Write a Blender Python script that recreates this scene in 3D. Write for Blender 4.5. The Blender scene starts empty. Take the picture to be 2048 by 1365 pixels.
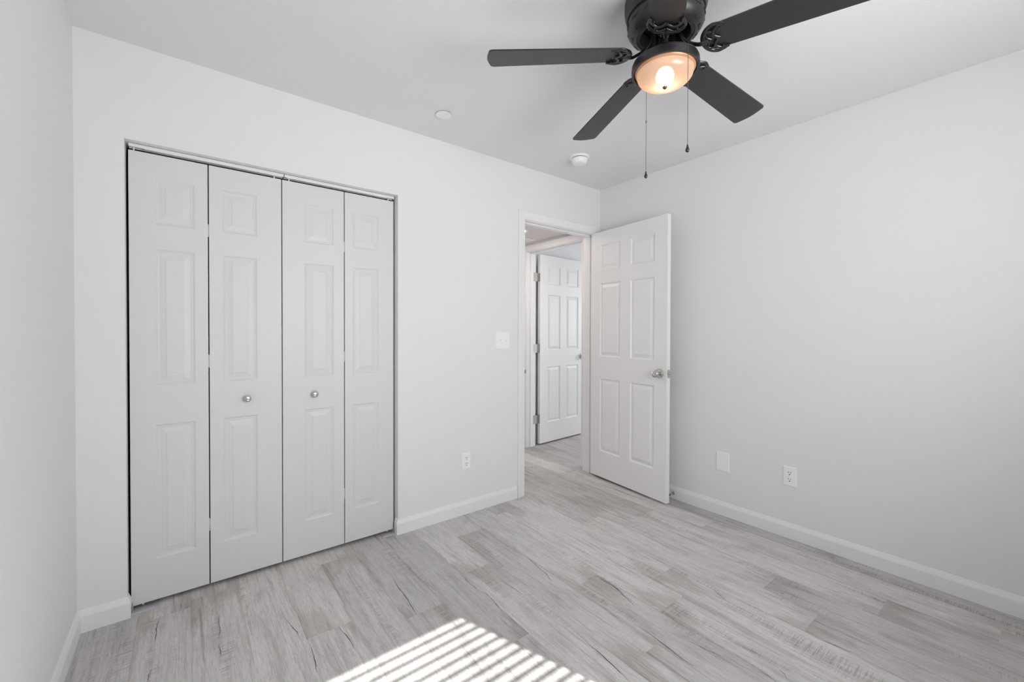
import bpy, bmesh, math, random
from mathutils import Vector, Matrix
random.seed(7)
S = bpy.context.scene
COL = S.collection
R = math.radians

# ------------------------------------------------------------------ camera
F_PX = 843.8155
cd = bpy.data.cameras.new('camera')
cam = bpy.data.objects.new('camera', cd)
COL.objects.link(cam)
cd.sensor_fit = 'HORIZONTAL'
cd.sensor_width = 36.0
cd.lens = F_PX / 2048 * 36.0
cd.shift_y = -11.826 / 2048
cd.clip_start = 0.02
YAW, PIT, ROL = 0.662192, -0.0107148, 0.0027988
fw = Vector((math.sin(YAW) * math.cos(PIT), math.cos(YAW) * math.cos(PIT), math.sin(PIT)))
rt = Vector((math.cos(YAW), -math.sin(YAW), 0))
up = rt.cross(fw)
r2 = rt * math.cos(ROL) + up * math.sin(ROL)
u2 = -rt * math.sin(ROL) + up * math.cos(ROL)
m = Matrix((r2, u2, -fw)).transposed().to_4x4()
m.translation = Vector((-2.839999, -2.414939, 1.229714))
cam.matrix_world = m
S.camera = cam

# ------------------------------------------------------------------ colour management
S.view_settings.view_transform = 'Standard'
S.view_settings.look = 'None'
S.view_settings.gamma = 1.0
S.view_settings.use_curve_mapping = False
S.view_settings.exposure = 0.0
S.cycles.use_denoising = True
S.cycles.max_bounces = 12
S.cycles.diffuse_bounces = 8
S.cycles.glossy_bounces = 4
S.cycles.transparent_max_bounces = 16
S.cycles.sample_clamp_indirect = 6.0
S.cycles.caustics_reflective = False
S.cycles.caustics_refractive = False

# ------------------------------------------------------------------ daylight
w = bpy.data.worlds.new('sky')
S.world = w
w.use_nodes = True
nt = w.node_tree
bg = nt.nodes['Background']
bg.inputs[0].default_value = (0.62, 0.76, 1.0, 1)
bg.inputs[1].default_value = 1.2

sl = bpy.data.lights.new('sun', 'SUN')
sl.energy = 17
sl.angle = R(0.32)
sl.color = (1.0, 0.965, 0.92)
sun = bpy.data.objects.new('sun', sl)
COL.objects.link(sun)
sun.location = (-0.5, -8, 6)
sun.rotation_euler = Vector((-0.35, 1.0, -0.735)).to_track_quat('-Z', 'Y').to_euler()


def area(name, loc, direction, sx, sy, power, color, spread=180):
    l = bpy.data.lights.new(name, 'AREA')
    l.shape = 'RECTANGLE'
    l.size = sx
    l.size_y = sy
    l.energy = power
    l.color = color
    l.spread = R(spread)
    o = bpy.data.objects.new(name, l)
    COL.objects.link(o)
    o.location = loc
    o.rotation_euler = Vector(direction).to_track_quat('-Z', 'Y').to_euler()
    return o


# skylight coming in at the bedroom window and at the window of the far room
area('daylight_bedroom_window', (-1.69, -3.24, 1.42), (0.04, 1, 0.22), 1.30, 0.90, 27.2, (0.955, 0.968, 1.0), 142)
area('daylight_far_room_window', (3.04, -0.35, 1.45), (-1, 0.1, -0.15), 1.1, 1.1, 28, (0.95, 0.97, 1.0))
area('hall_fill_light', (-0.62, 2.96, 1.35), (0, -1, 0.2), 0.8, 1.0, 9, (1.0, 0.955, 0.93))  # fill lamp added to lift the hall ceiling, no source known there

# ------------------------------------------------------------------ materials
def mat(name, col, rough=0.5, metal=0.0, bump=None, spec=0.5, noise=None, **kw):
    mm = bpy.data.materials.new(name)
    mm.use_nodes = True
    n = mm.node_tree
    b = n.nodes['Principled BSDF']
    b.inputs['Base Color'].default_value = (*col, 1)
    b.inputs['Roughness'].default_value = rough
    b.inputs['Metallic'].default_value = metal
    b.inputs['Specular IOR Level'].default_value = spec
    for k, v in kw.items():
        b.inputs[k].default_value = v
    tc = n.nodes.new('ShaderNodeTexCoord')
    if noise:            # (scale, amount): slight natural variation of the paint
        t = n.nodes.new('ShaderNodeTexNoise')
        t.inputs['Scale'].default_value = noise[0]
        t.inputs['Detail'].default_value = 4
        n.links.new(tc.outputs['Object'], t.inputs['Vector'])
        mx = n.nodes.new('ShaderNodeMix')
        mx.data_type = 'RGBA'
        a = noise[1]
        mx.inputs[6].default_value = (*[c * (1 - a) for c in col], 1)
        mx.inputs[7].default_value = (*[min(1, c * (1 + a)) for c in col], 1)
        n.links.new(t.outputs['Fac'], mx.inputs[0])
        n.links.new(mx.outputs[2], b.inputs['Base Color'])
    if bump:             # (scale, strength, distance)
        t = n.nodes.new('ShaderNodeTexNoise')
        t.inputs['Scale'].default_value = bump[0]
        t.inputs['Detail'].default_value = 3
        n.links.new(tc.outputs['Object'], t.inputs['Vector'])
        bp = n.nodes.new('ShaderNodeBump')
        bp.inputs['Strength'].default_value = bump[1]
        bp.inputs['Distance'].default_value = bump[2]
        n.links.new(t.outputs['Fac'], bp.inputs['Height'])
        n.links.new(bp.outputs['Normal'], b.inputs['Normal'])
    return mm


def grained(name, col, rough, strength):
    """painted, wood grain embossed door skin: fine vertical streaks"""
    mm = mat(name, col, rough)
    n = mm.node_tree
    b = n.nodes['Principled BSDF']
    tc = n.nodes.new('ShaderNodeTexCoord')
    mp = n.nodes.new('ShaderNodeMapping')
    mp.inputs['Scale'].default_value = (260, 260, 5)
    t = n.nodes.new('ShaderNodeTexNoise')
    t.inputs['Scale'].default_value = 1.0
    t.inputs['Detail'].default_value = 2
    n.links.new(tc.outputs['Object'], mp.inputs[0])
    n.links.new(mp.outputs[0], t.inputs['Vector'])
    bp = n.nodes.new('ShaderNodeBump')
    bp.inputs['Strength'].default_value = strength
    bp.inputs['Distance'].default_value = 0.0006
    n.links.new(t.outputs['Fac'], bp.inputs['Height'])
    n.links.new(bp.outputs['Normal'], b.inputs['Normal'])
    return mm


M = {}
M['wall'] = mat('wall_paint', (0.79, 0.79, 0.795), 0.75, bump=(170, 0.12, 0.002), noise=(0.9, 0.008))
M['ceil'] = mat('ceiling_paint', (0.79, 0.79, 0.79), 0.85, bump=(140, 0.15, 0.002), noise=(0.8, 0.008))
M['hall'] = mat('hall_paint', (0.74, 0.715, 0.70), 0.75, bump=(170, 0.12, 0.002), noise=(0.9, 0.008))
M['trim'] = mat('trim_paint', (0.83, 0.83, 0.83), 0.38, noise=(3, 0.01))
M['door'] = grained('door_paint', (0.82, 0.815, 0.805), 0.42, 0.10)
M['bifold'] = grained('bifold_paint', (0.71, 0.70, 0.68), 0.45, 0.22)
M['plastic'] = mat('white_plastic', (0.89, 0.89, 0.88), 0.3, noise=(20, 0.01))
M['slot'] = mat('dark_slot', (0.02, 0.02, 0.02), 0.5, noise=(20, 0.1))
M['chrome'] = mat('satin_nickel', (0.62, 0.60, 0.57), 0.22, 1.0, noise=(60, 0.05))
M['zinc'] = mat('zinc_metal', (0.72, 0.74, 0.78), 0.35, 0.55, noise=(50, 0.08))
M['track'] = mat('white_metal', (0.80, 0.80, 0.80), 0.35, 0.0, noise=(30, 0.02))
M['black'] = mat('black_enamel', (0.015, 0.015, 0.017), 0.40, 0.0, noise=(9, 0.15), spec=0.6)
M['blackgloss'] = mat('black_cast_metal', (0.012, 0.012, 0.014), 0.24, 0.0, noise=(9, 0.15), spec=0.7)
M['bronze'] = mat('bronze', (0.20, 0.10, 0.06), 0.35, 0.8, noise=(30, 0.1))
M['copper'] = mat('dim_glow_glass_rim', (0.62, 0.33, 0.20), 0.35, 0.35, noise=(30, 0.05))  # darker opaque tone stands for the weaker bulb glow at the bowl's edge
M['chain'] = mat('aged_brass_chain', (0.16, 0.13, 0.11), 0.35, 0.9, noise=(60, 0.1))
M['rubber'] = mat('rubber', (0.03, 0.03, 0.03), 0.7, noise=(30, 0.1))
M['dark'] = mat('closet_shade_tone', (0.30, 0.29, 0.28), 0.9, noise=(3, 0.05))  # closet interior coloured dark to stand for the shade inside
M['outside'] = mat('stucco', (0.6, 0.55, 0.48), 0.9, noise=(4, 0.1))
M['sand'] = mat('yard_gravel', (0.45, 0.38, 0.30), 0.95, noise=(7, 0.25))
M['vinyl'] = mat('blind_slat', (0.80, 0.79, 0.77), 0.5, noise=(12, 0.02))

# blade: dark wood laminate
mm = mat('blade_laminate', (0.024, 0.023, 0.024), 0.38, spec=0.4)
n = mm.node_tree
b = n.nodes['Principled BSDF']
tc = n.nodes.new('ShaderNodeTexCoord')
mp = n.nodes.new('ShaderNodeMapping')
mp.inputs['Scale'].default_value = (6, 90, 20)
t = n.nodes.new('ShaderNodeTexNoise')
t.inputs['Detail'].default_value = 3
n.links.new(tc.outputs['Object'], mp.inputs[0])
n.links.new(mp.outputs[0], t.inputs['Vector'])
cr = n.nodes.new('ShaderNodeValToRGB')
cr.color_ramp.elements[0].color = (0.020, 0.019, 0.020, 1)
cr.color_ramp.elements[1].color = (0.031, 0.029, 0.031, 1)
n.links.new(t.outputs['Fac'], cr.inputs[0])
n.links.new(cr.outputs[0], b.inputs['Base Color'])
b.inputs['Coat Weight'].default_value = 0.12
b.inputs['Coat Roughness'].default_value = 0.22
b.inputs['Coat IOR'].default_value = 1.6
M['blade'] = mm

# frosted amber bowl glass: diffuses the bulb behind it, lets part of it through
mm = bpy.data.materials.new('amber_frosted_glass')
mm.use_nodes = True
n = mm.node_tree
n.nodes.clear()
out = n.nodes.new('ShaderNodeOutputMaterial')
tr = n.nodes.new('ShaderNodeBsdfTranslucent')
tr.inputs[0].default_value = (0.60, 0.43, 0.32, 1)
df = n.nodes.new('ShaderNodeBsdfDiffuse')
df.inputs[0].default_value = (0.80, 0.56, 0.42, 1)
a1 = n.nodes.new('ShaderNodeMixShader')
a1.inputs[0].default_value = 0.45
n.links.new(tr.outputs[0], a1.inputs[1])
n.links.new(df.outputs[0], a1.inputs[2])
rf = n.nodes.new('ShaderNodeBsdfRefraction')
rf.inputs[0].default_value = (1.0, 0.85, 0.68, 1)
rf.inputs['IOR'].default_value = 1.03
rf.inputs['Roughness'].default_value = 0.35
a2 = n.nodes.new('ShaderNodeMixShader')
a2.inputs[0].default_value = 0.30
n.links.new(a1.outputs[0], a2.inputs[1])
n.links.new(rf.outputs[0], a2.inputs[2])
gl = n.nodes.new('ShaderNodeBsdfGlossy')
gl.inputs[1].default_value = 0.25
a3 = n.nodes.new('ShaderNodeMixShader')
a3.inputs[0].default_value = 0.05
n.links.new(a2.outputs[0], a3.inputs[1])
n.links.new(gl.outputs[0], a3.inputs[2])
n.links.new(a3.outputs[0], out.inputs[0])
M['bowl'] = mm


def emit(name, col, s):
    e = bpy.data.materials.new(name)
    e.use_nodes = True
    q = e.node_tree
    q.nodes.clear()
    o = q.nodes.new('ShaderNodeOutputMaterial')
    x = q.nodes.new('ShaderNodeEmission')
    x.inputs[0].default_value = (*col, 1)
    x.inputs[1].default_value = s
    q.links.new(x.outputs[0], o.inputs[0])
    return e


M['bulb'] = emit('lit_bulb', (1.0, 0.87, 0.72), 21)
M['led'] = emit('lit_led_lens', (1.0, 0.88, 0.83), 95)

# window glass
mm = bpy.data.materials.new('window_glass')
mm.use_nodes = True
n = mm.node_tree
n.nodes.clear()
out = n.nodes.new('ShaderNodeOutputMaterial')
tp = n.nodes.new('ShaderNodeBsdfTransparent')
tp.inputs[0].default_value = (0.96, 0.97, 0.97, 1)
gl = n.nodes.new('ShaderNodeBsdfGlossy')
gl.inputs[1].default_value = 0.02
mx = n.nodes.new('ShaderNodeMixShader')
mx.inputs[0].default_value = 0.06
n.links.new(tp.outputs[0], mx.inputs[1])
n.links.new(gl.outputs[0], mx.inputs[2])
n.links.new(mx.outputs[0], out.inputs[0])
M['glass'] = mm

# ---- floor planks ----------------------------------------------------
mm = bpy.data.materials.new('grey_vinyl_plank')
mm.use_nodes = True
n = mm.node_tree
L = n.links.new
b = n.nodes['Principled BSDF']
b.inputs['Roughness'].default_value = 0.48
b.inputs['Specular IOR Level'].default_value = 0.35
geo = n.nodes.new('ShaderNodeTexCoord')
at = n.nodes.new('ShaderNodeAttribute')
at.attribute_name = 'plank'          # r tone, g seed, b place across the plank 0..1
sep = n.nodes.new('ShaderNodeSeparateColor')
L(at.outputs['Color'], sep.inputs[0])
sx = n.nodes.new('ShaderNodeSeparateXYZ')
L(geo.outputs['Object'], sx.inputs[0])


def math_(op, a, b_=None, clamp=False):
    q = n.nodes.new('ShaderNodeMath')
    q.operation = op
    q.use_clamp = clamp
    for i, v in enumerate((a, b_)):
        if v is None:
            continue
        if isinstance(v, (int, float)):
            q.inputs[i].default_value = v
        else:
            L(v, q.inputs[i])
    return q.outputs[0]


def coords(fx, fy, k=40.0):
    c = n.nodes.new('ShaderNodeCombineXYZ')
    L(math_('MULTIPLY', sx.outputs[0], fx), c.inputs[0])
    L(math_('MULTIPLY', sx.outputs[1], fy), c.inputs[1])
    L(math_('MULTIPLY', sep.outputs[1], k), c.inputs[2])
    return c.outputs[0]


def noise(vec, scale=1.0, detail=4.0, rough=0.6, dist=0.0):
    q = n.nodes.new('ShaderNodeTexNoise')
    q.inputs['Scale'].default_value = scale
    q.inputs['Detail'].default_value = detail
    q.inputs['Roughness'].default_value = rough
    q.inputs['Distortion'].default_value = dist
    L(vec, q.inputs['Vector'])
    return q.outputs['Fac']


def ramp(v, stops):
    q = n.nodes.new('ShaderNodeValToRGB')
    e = q.color_ramp.elements
    e[0].position, e[0].color = stops[0][0], (*stops[0][1], 1)
    e[1].position, e[1].color = stops[-1][0], (*stops[-1][1], 1)
    for p_, c_ in stops[1:-1]:
        x = e.new(p_)
        x.color = (*c_, 1)
    L(v, q.inputs[0])
    return q.outputs[0]


def mixc(mode, f, a, b_):
    q = n.nodes.new('ShaderNodeMix')
    q.data_type = 'RGBA'
    q.blend_type = mode
    if isinstance(f, float):
        q.inputs[0].default_value = f
    else:
        L(f, q.inputs[0])
    for i, v in ((6, a), (7, b_)):
        if isinstance(v, tuple):
            q.inputs[i].default_value = (*v, 1)
        else:
            L(v, q.inputs[i])
    return q.outputs[2]


g3 = lambda v: (v, v, v)
cloud = noise(coords(9, 2.4), detail=6, rough=0.6, dist=1.0)
base = ramp(cloud, [(0.28, (0.47, 0.447, 0.427)), (0.45, (0.59, 0.567, 0.547)), (0.7, (0.65, 0.626, 0.606))])
tone = ramp(sep.outputs[0], [(0.0, g3(0.84)), (0.25, g3(0.95)), (1.0, g3(1.08))])
c = mixc('MULTIPLY', 1.0, base, tone)
streak = noise(coords(80, 4.0), detail=5, rough=0.7, dist=0.4)
c = mixc('MULTIPLY', 1.0, c, ramp(streak, [(0.32, g3(0.79)), (0.50, g3(0.99)), (0.68, g3(1.07))]))
fine = noise(coords(330, 22), detail=3, rough=0.7)
c = mixc('MULTIPLY', 1.0, c, ramp(fine, [(0.34, g3(0.86)), (0.5, g3(1.0)), (0.66, g3(1.09))]))
grit = noise(coords(260, 170), detail=3, rough=0.7)
c = mixc('MULTIPLY', 1.0, c, ramp(grit, [(0.30, g3(0.90)), (0.5, g3(1.0)), (0.72, g3(1.06))]))
# smoky darkening towards some plank ends
e2 = math_('MULTIPLY', math_('ABSOLUTE', math_('SUBTRACT', at.outputs['Alpha'], 0.5)), 2.0)
side = math_('MULTIPLY', math_('SUBTRACT', noise(coords(6, 0.9, 55), detail=3), 0.52), 2.2)
endw = ramp(math_('ADD', e2, side), [(0.80, g3(1.0)), (1.30, (0.82, 0.805, 0.79))])
c = mixc('MULTIPLY', 1.0, c, endw)
# sparse darker mineral streaks
ms = noise(coords(38, 1.3, 60), detail=5, rough=0.7, dist=0.8)
c = mixc('MULTIPLY', 1.0, c, ramp(ms, [(0.29, (0.56, 0.54, 0.53)), (0.40, g3(1.0))]))
# cross cut saw marks inside patches
saw = noise(coords(9, 230), detail=3, rough=0.7, dist=0.3)
patch = ramp(noise(coords(14, 1.3, 90), detail=3, dist=0.5), [(0.54, g3(0.0)), (0.66, g3(1.0))])
sawc = ramp(saw, [(0.40, (0.52, 0.49, 0.47)), (0.54, g3(1.05))])
c = mixc('MULTIPLY', math_('MULTIPLY', patch, 0.65), c, sawc)
# reddish knots here and there
kn = ramp(noise(coords(20, 9, 70), detail=2), [(0.70, g3(0.0)), (0.80, g3(1.0))])
c = mixc('MULTIPLY', math_('MULTIPLY', kn, 0.6), c, (0.78, 0.68, 0.66))
# uneven dark wash printed along the plank's long edges
e1 = math_('MULTIPLY', math_('ABSOLUTE', math_('SUBTRACT', sep.outputs[2], 0.5)), 2.0)
wob = math_('MULTIPLY', math_('SUBTRACT', noise(coords(3, 1.5, 30), detail=4), 0.56), 1.5)
edge = math_('ADD', e1, wob)
c = mixc('MULTIPLY', 1.0, c, ramp(edge, [(0.86, g3(1.0)), (1.10, (0.82, 0.80, 0.785))]))
seam = ramp(e1, [(0.985, g3(1.0)), (0.997, (0.90, 0.89, 0.88))])
c = mixc('MULTIPLY', 1.0, c, seam)
L(c, b.inputs['Base Color'])
bp = n.nodes.new('ShaderNodeBump')
bp.inputs['Strength'].default_value = 0.25
bp.inputs['Distance'].default_value = 0.0006
L(math_('ADD', streak, fine), bp.inputs['Height'])
L(bp.outputs['Normal'], b.inputs['Normal'])
M['floor'] = mm
M['crack'] = mat('plank_crack', (0.075, 0.07, 0.068), 0.7, noise=(40, 0.3))


# ------------------------------------------------------------------ helpers
def new():
    return bmesh.new()


def obj(name, bm, m_, parent=None, smooth=False, bevel=0.0, segs=2, auto=None):
    me = bpy.data.meshes.new(name)
    bmesh.ops.recalc_face_normals(bm, faces=bm.faces[:])
    bm.to_mesh(me)
    bm.free()
    o = bpy.data.objects.new(name, me)
    COL.objects.link(o)
    for x in (m_ if isinstance(m_, (list, tuple)) else [m_]):
        me.materials.append(x)
    if smooth:
        me.polygons.foreach_set('use_smooth', [True] * len(me.polygons))
        if auto:
            me.set_sharp_from_angle(angle=R(auto))
    if bevel:
        md = o.modifiers.new('bevel', 'BEVEL')
        md.width = bevel
        md.segments = segs
        md.limit_method = 'ANGLE'
        md.angle_limit = R(50)
    if parent:
        o.parent = parent
    return o


def tag(o, label, cat, group=None, kind=None):
    o['label'] = label
    o['category'] = cat
    if group:
        o['group'] = group
    if kind:
        o['kind'] = kind
    return o


def thing(name, label, cat, loc=(0, 0, 0), rz=0, group=None, kind=None):
    o = bpy.data.objects.new(name, None)
    o.empty_display_size = 0.05
    COL.objects.link(o)
    o.location = loc
    o.rotation_euler = (0, 0, rz)
    return tag(o, label, cat, group, kind)


def box(bm, a, c_, mi=0, mx=None):
    x0, y0, z0 = a
    x1, y1, z1 = c_
    vs = [bm.verts.new(Vector(v)) for v in ((x0, y0, z0), (x1, y0, z0), (x1, y1, z0), (x0, y1, z0),
                                            (x0, y0, z1), (x1, y0, z1), (x1, y1, z1), (x0, y1, z1))]
    for f in ((3, 2, 1, 0), (4, 5, 6, 7), (0, 1, 5, 4), (1, 2, 6, 5), (2, 3, 7, 6), (3, 0, 4, 7)):
        bm.faces.new([vs[i] for i in f]).material_index = mi
    if mx is not None:
        bmesh.ops.transform(bm, matrix=mx, verts=vs)
    return vs


def lathe(bm, prof, seg=48, mx=None, mi=0, cap=True):
    """prof: (r, z) list; axis Z"""
    rings = []
    allv = []
    for r_, z_ in prof:
        if r_ < 1e-6:
            v = bm.verts.new((0, 0, z_))
            rings.append([v])
            allv.append(v)
        else:
            rg = [bm.verts.new((r_ * math.cos(2 * math.pi * i / seg), r_ * math.sin(2 * math.pi * i / seg), z_)) for i in range(seg)]
            rings.append(rg)
            allv += rg
    for a, c_ in zip(rings, rings[1:]):
        for i in range(seg):
            j = (i + 1) % seg
            if len(a) == 1 and len(c_) == 1:
                continue
            if len(a) == 1:
                f = bm.faces.new((a[0], c_[i], c_[j]))
            elif len(c_) == 1:
                f = bm.faces.new((a[i], a[j], c_[0]))
            else:
                f = bm.faces.new((a[i], a[j], c_[j], c_[i]))
            f.material_index = mi
    if cap:
        for rg in (rings[0], rings[-1]):
            if len(rg) > 1:
                bm.faces.new(rg).material_index = mi
    if mx is not None:
        bmesh.ops.transform(bm, matrix=mx, verts=allv)
    return allv


def tube(bm, pts, rad, seg=8, mi=0, flat=1.0, upv=Vector((0, 0, 1))):
    pts = [Vector(p_) for p_ in pts]
    rr = rad if isinstance(rad, (list, tuple)) else [rad] * len(pts)
    rings = []
    for i, p_ in enumerate(pts):
        d = (pts[min(i + 1, len(pts) - 1)] - pts[max(i - 1, 0)]).normalized()
        s = d.cross(upv)
        if s.length < 1e-4:
            s = d.cross(Vector((1, 0, 0)))
        s.normalize()
        t_ = s.cross(d).normalized()
        rings.append([bm.verts.new(p_ + s * math.cos(2 * math.pi * k / seg) * rr[i] + t_ * math.sin(2 * math.pi * k / seg) * rr[i] * flat) for k in range(seg)])
    for a, c_ in zip(rings, rings[1:]):
        for k in range(seg):
            j = (k + 1) % seg
            bm.faces.new((a[k], a[j], c_[j], c_[k])).material_index = mi
    bm.faces.new(rings[0]).material_index = mi
    bm.faces.new(rings[-1]).material_index = mi


def spline(pts, k=6):
    pts = [Vector(p_) for p_ in pts]
    o = []
    for i in range(len(pts) - 1):
        p0, p1, p2, p3 = pts[max(i - 1, 0)], pts[i], pts[i + 1], pts[min(i + 2, len(pts) - 1)]
        for j in range(k):
            t_ = j / k
            o.append(0.5 * ((2 * p1) + (p2 - p0) * t_ + (2 * p0 - 5 * p1 + 4 * p2 - p3) * t_ ** 2 + (3 * p1 - p0 - 3 * p2 + p3) * t_ ** 3))
    o.append(pts[-1])
    return o


def sweep(bm, path, prof, plane, mx=None):
    """path: 2-D polyline, prof: (offset to the left of travel, height) closed loop; plane maps (x, y, h) to 3-D"""
    n_ = len(path)
    P = [Vector((*p_, 0)) for p_ in path]
    rings = []
    for i in range(n_):
        if 0 < i < n_ - 1:
            d0 = (P[i] - P[i - 1]).normalized()
            d1 = (P[i + 1] - P[i]).normalized()
            n0 = Vector((-d0.y, d0.x, 0))
            n1 = Vector((-d1.y, d1.x, 0))
            mt = (n0 + n1).normalized()
            mt = mt / max(0.2, mt.dot(n0))
        else:
            d = (P[1] - P[0]).normalized() if i == 0 else (P[-1] - P[-2]).normalized()
            mt = Vector((-d.y, d.x, 0))
        rings.append([bm.verts.new(Vector(plane((P[i] + mt * o_).x, (P[i] + mt * o_).y, h_))) for o_, h_ in prof])
    k = len(prof)
    for a, c_ in zip(rings, rings[1:]):
        for i in range(k):
            j = (i + 1) % k
            bm.faces.new((a[i], a[j], c_[j], c_[i]))
    bm.faces.new(rings[0])
    bm.faces.new(rings[-1])


def panel_slab(bm, w_, h_, t_, panels, prof, z0=0.0, both=True):
    """door leaf: local x 0..w, y 0 (front, looking to -y)..t, z z0..z0+h; panels: (x0, z0, x1, z1) absolute;
    prof: (inset, depth) rings from the outer edge of the sticking inwards"""
    xs = sorted({0.0, w_} | {p_[0] for p_ in panels} | {p_[2] for p_ in panels})
    zs = sorted({z0, z0 + h_} | {p_[1] for p_ in panels} | {p_[3] for p_ in panels})
    sides = [(0.0, 1)] + ([(t_, -1)] if both else [])
    grids = []
    for y0, sg in sides if both else [(0.0, 1), (t_, -1)]:
        g = {(i, k): bm.verts.new((x, y0, z)) for i, x in enumerate(xs) for k, z in enumerate(zs)}
        grids.append(g)
        for i in range(len(xs) - 1):
            for k in range(len(zs) - 1):
                q = [g[i, k], g[i + 1, k], g[i + 1, k + 1], g[i, k + 1]]
                hit = any(abs(p_[0] - xs[i]) < 1e-6 and abs(p_[2] - xs[i + 1]) < 1e-6 and abs(p_[1] - zs[k]) < 1e-6 and abs(p_[3] - zs[k + 1]) < 1e-6 for p_ in panels)
                if not hit or (sg < 0 and not both):
                    bm.faces.new(q)
                    continue
                prev = q
                for ins, dep in prof:
                    a0, a1, b0, b1 = xs[i] + ins, xs[i + 1] - ins, zs[k] + ins, zs[k + 1] - ins
                    yy = y0 + sg * dep
                    cur = [bm.verts.new(v) for v in ((a0, yy, b0), (a1, yy, b0), (a1, yy, b1), (a0, yy, b1))]
                    for e in range(4):
                        f_ = (e + 1) % 4
                        bm.faces.new((prev[e], prev[f_], cur[f_], cur[e]))
                    prev = cur
                bm.faces.new(prev)
    a, c_ = grids
    nx, nz = len(xs) - 1, len(zs) - 1
    for i in range(nx):
        bm.faces.new((a[i, 0], a[i + 1, 0], c_[i + 1, 0], c_[i, 0]))
        bm.faces.new((a[i, nz], a[i + 1, nz], c_[i + 1, nz], c_[i, nz]))
    for k in range(nz):
        bm.faces.new((a[0, k], a[0, k + 1], c_[0, k + 1], c_[0, k]))
        bm.faces.new((a[nx, k], a[nx, k + 1], c_[nx, k + 1], c_[nx, k]))


RY90 = Matrix.Rotation(R(90), 4, 'Y')
RX90 = Matrix.Rotation(R(90), 4, 'X')
T = Matrix.Translation

# ------------------------------------------------------------------ dimensions
H = 2.44
W = 3.183
YF = -3.45            # inner face of the window wall
XC0, XC1, ZC = -3.033, -1.8236, 2.037
DX0, DX1, DZ = -0.847, -0.059, 2.053       # bedroom doorway, rough
WT = 0.12
HZ = 2.135            # hall ceiling
H2Y0, H2Y1, H2Z = 0.195, 0.985, 2.053      # doorway of the far room, rough

# ------------------------------------------------------------------ floor
PW, PL = 0.18, 1.22
X_OFF = -0.118
joint = {-1: -1.70, 0: -1.075, 1: -1.959, 2: -1.575, 3: -0.58, 4: -1.209, 5: -0.15, 6: -1.02, 7: -1.47, 8: -0.597,
         9: -1.12, 10: -0.737, 11: -0.07, 12: -0.606, 13: -1.05, 14: -0.02, 15: -1.3, 16: -0.5}
tones = {}
bm = new()
lay = bm.loops.layers.float_color.new('plank')
Y0, Y1 = YF - 0.12, 3.1
for i in range(-18, 18):
    xb = X_OFF - PW * i
    xa = xb - PW
    if xb < -W - 0.1:
        continue
    jy = joint.get(i, random.uniform(-1.2, 0))
    k0 = math.floor((Y0 - jy) / PL)
    y = jy + k0 * PL
    while y < Y1:
        a, c_ = max(y, Y0), min(y + PL, Y1)
        rnd = random.Random(i * 101 + int(round((y - jy) / PL)) * 17 + 5)
        tone_, seed = rnd.random(), rnd.random()
        if i < 0 and i > -3:
            tone_ = 0.0
        x0_, x1_ = max(xa, -W - 0.1), xb
        if c_ - a > 0.002:
            vs = [bm.verts.new(v) for v in ((x0_, a, 0), (x1_, a, 0), (x1_, c_, 0), (x0_, c_, 0))]
            f = bm.faces.new(vs)
            us = ((x0_ - xa) / PW, 1.0, 1.0, (x0_ - xa) / PW)
            for l_, u_ in zip(f.loops, us):
                l_[lay] = (tone_, seed, u_, (l_.vert.co.y - y) / PL)
        y += PL
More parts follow.
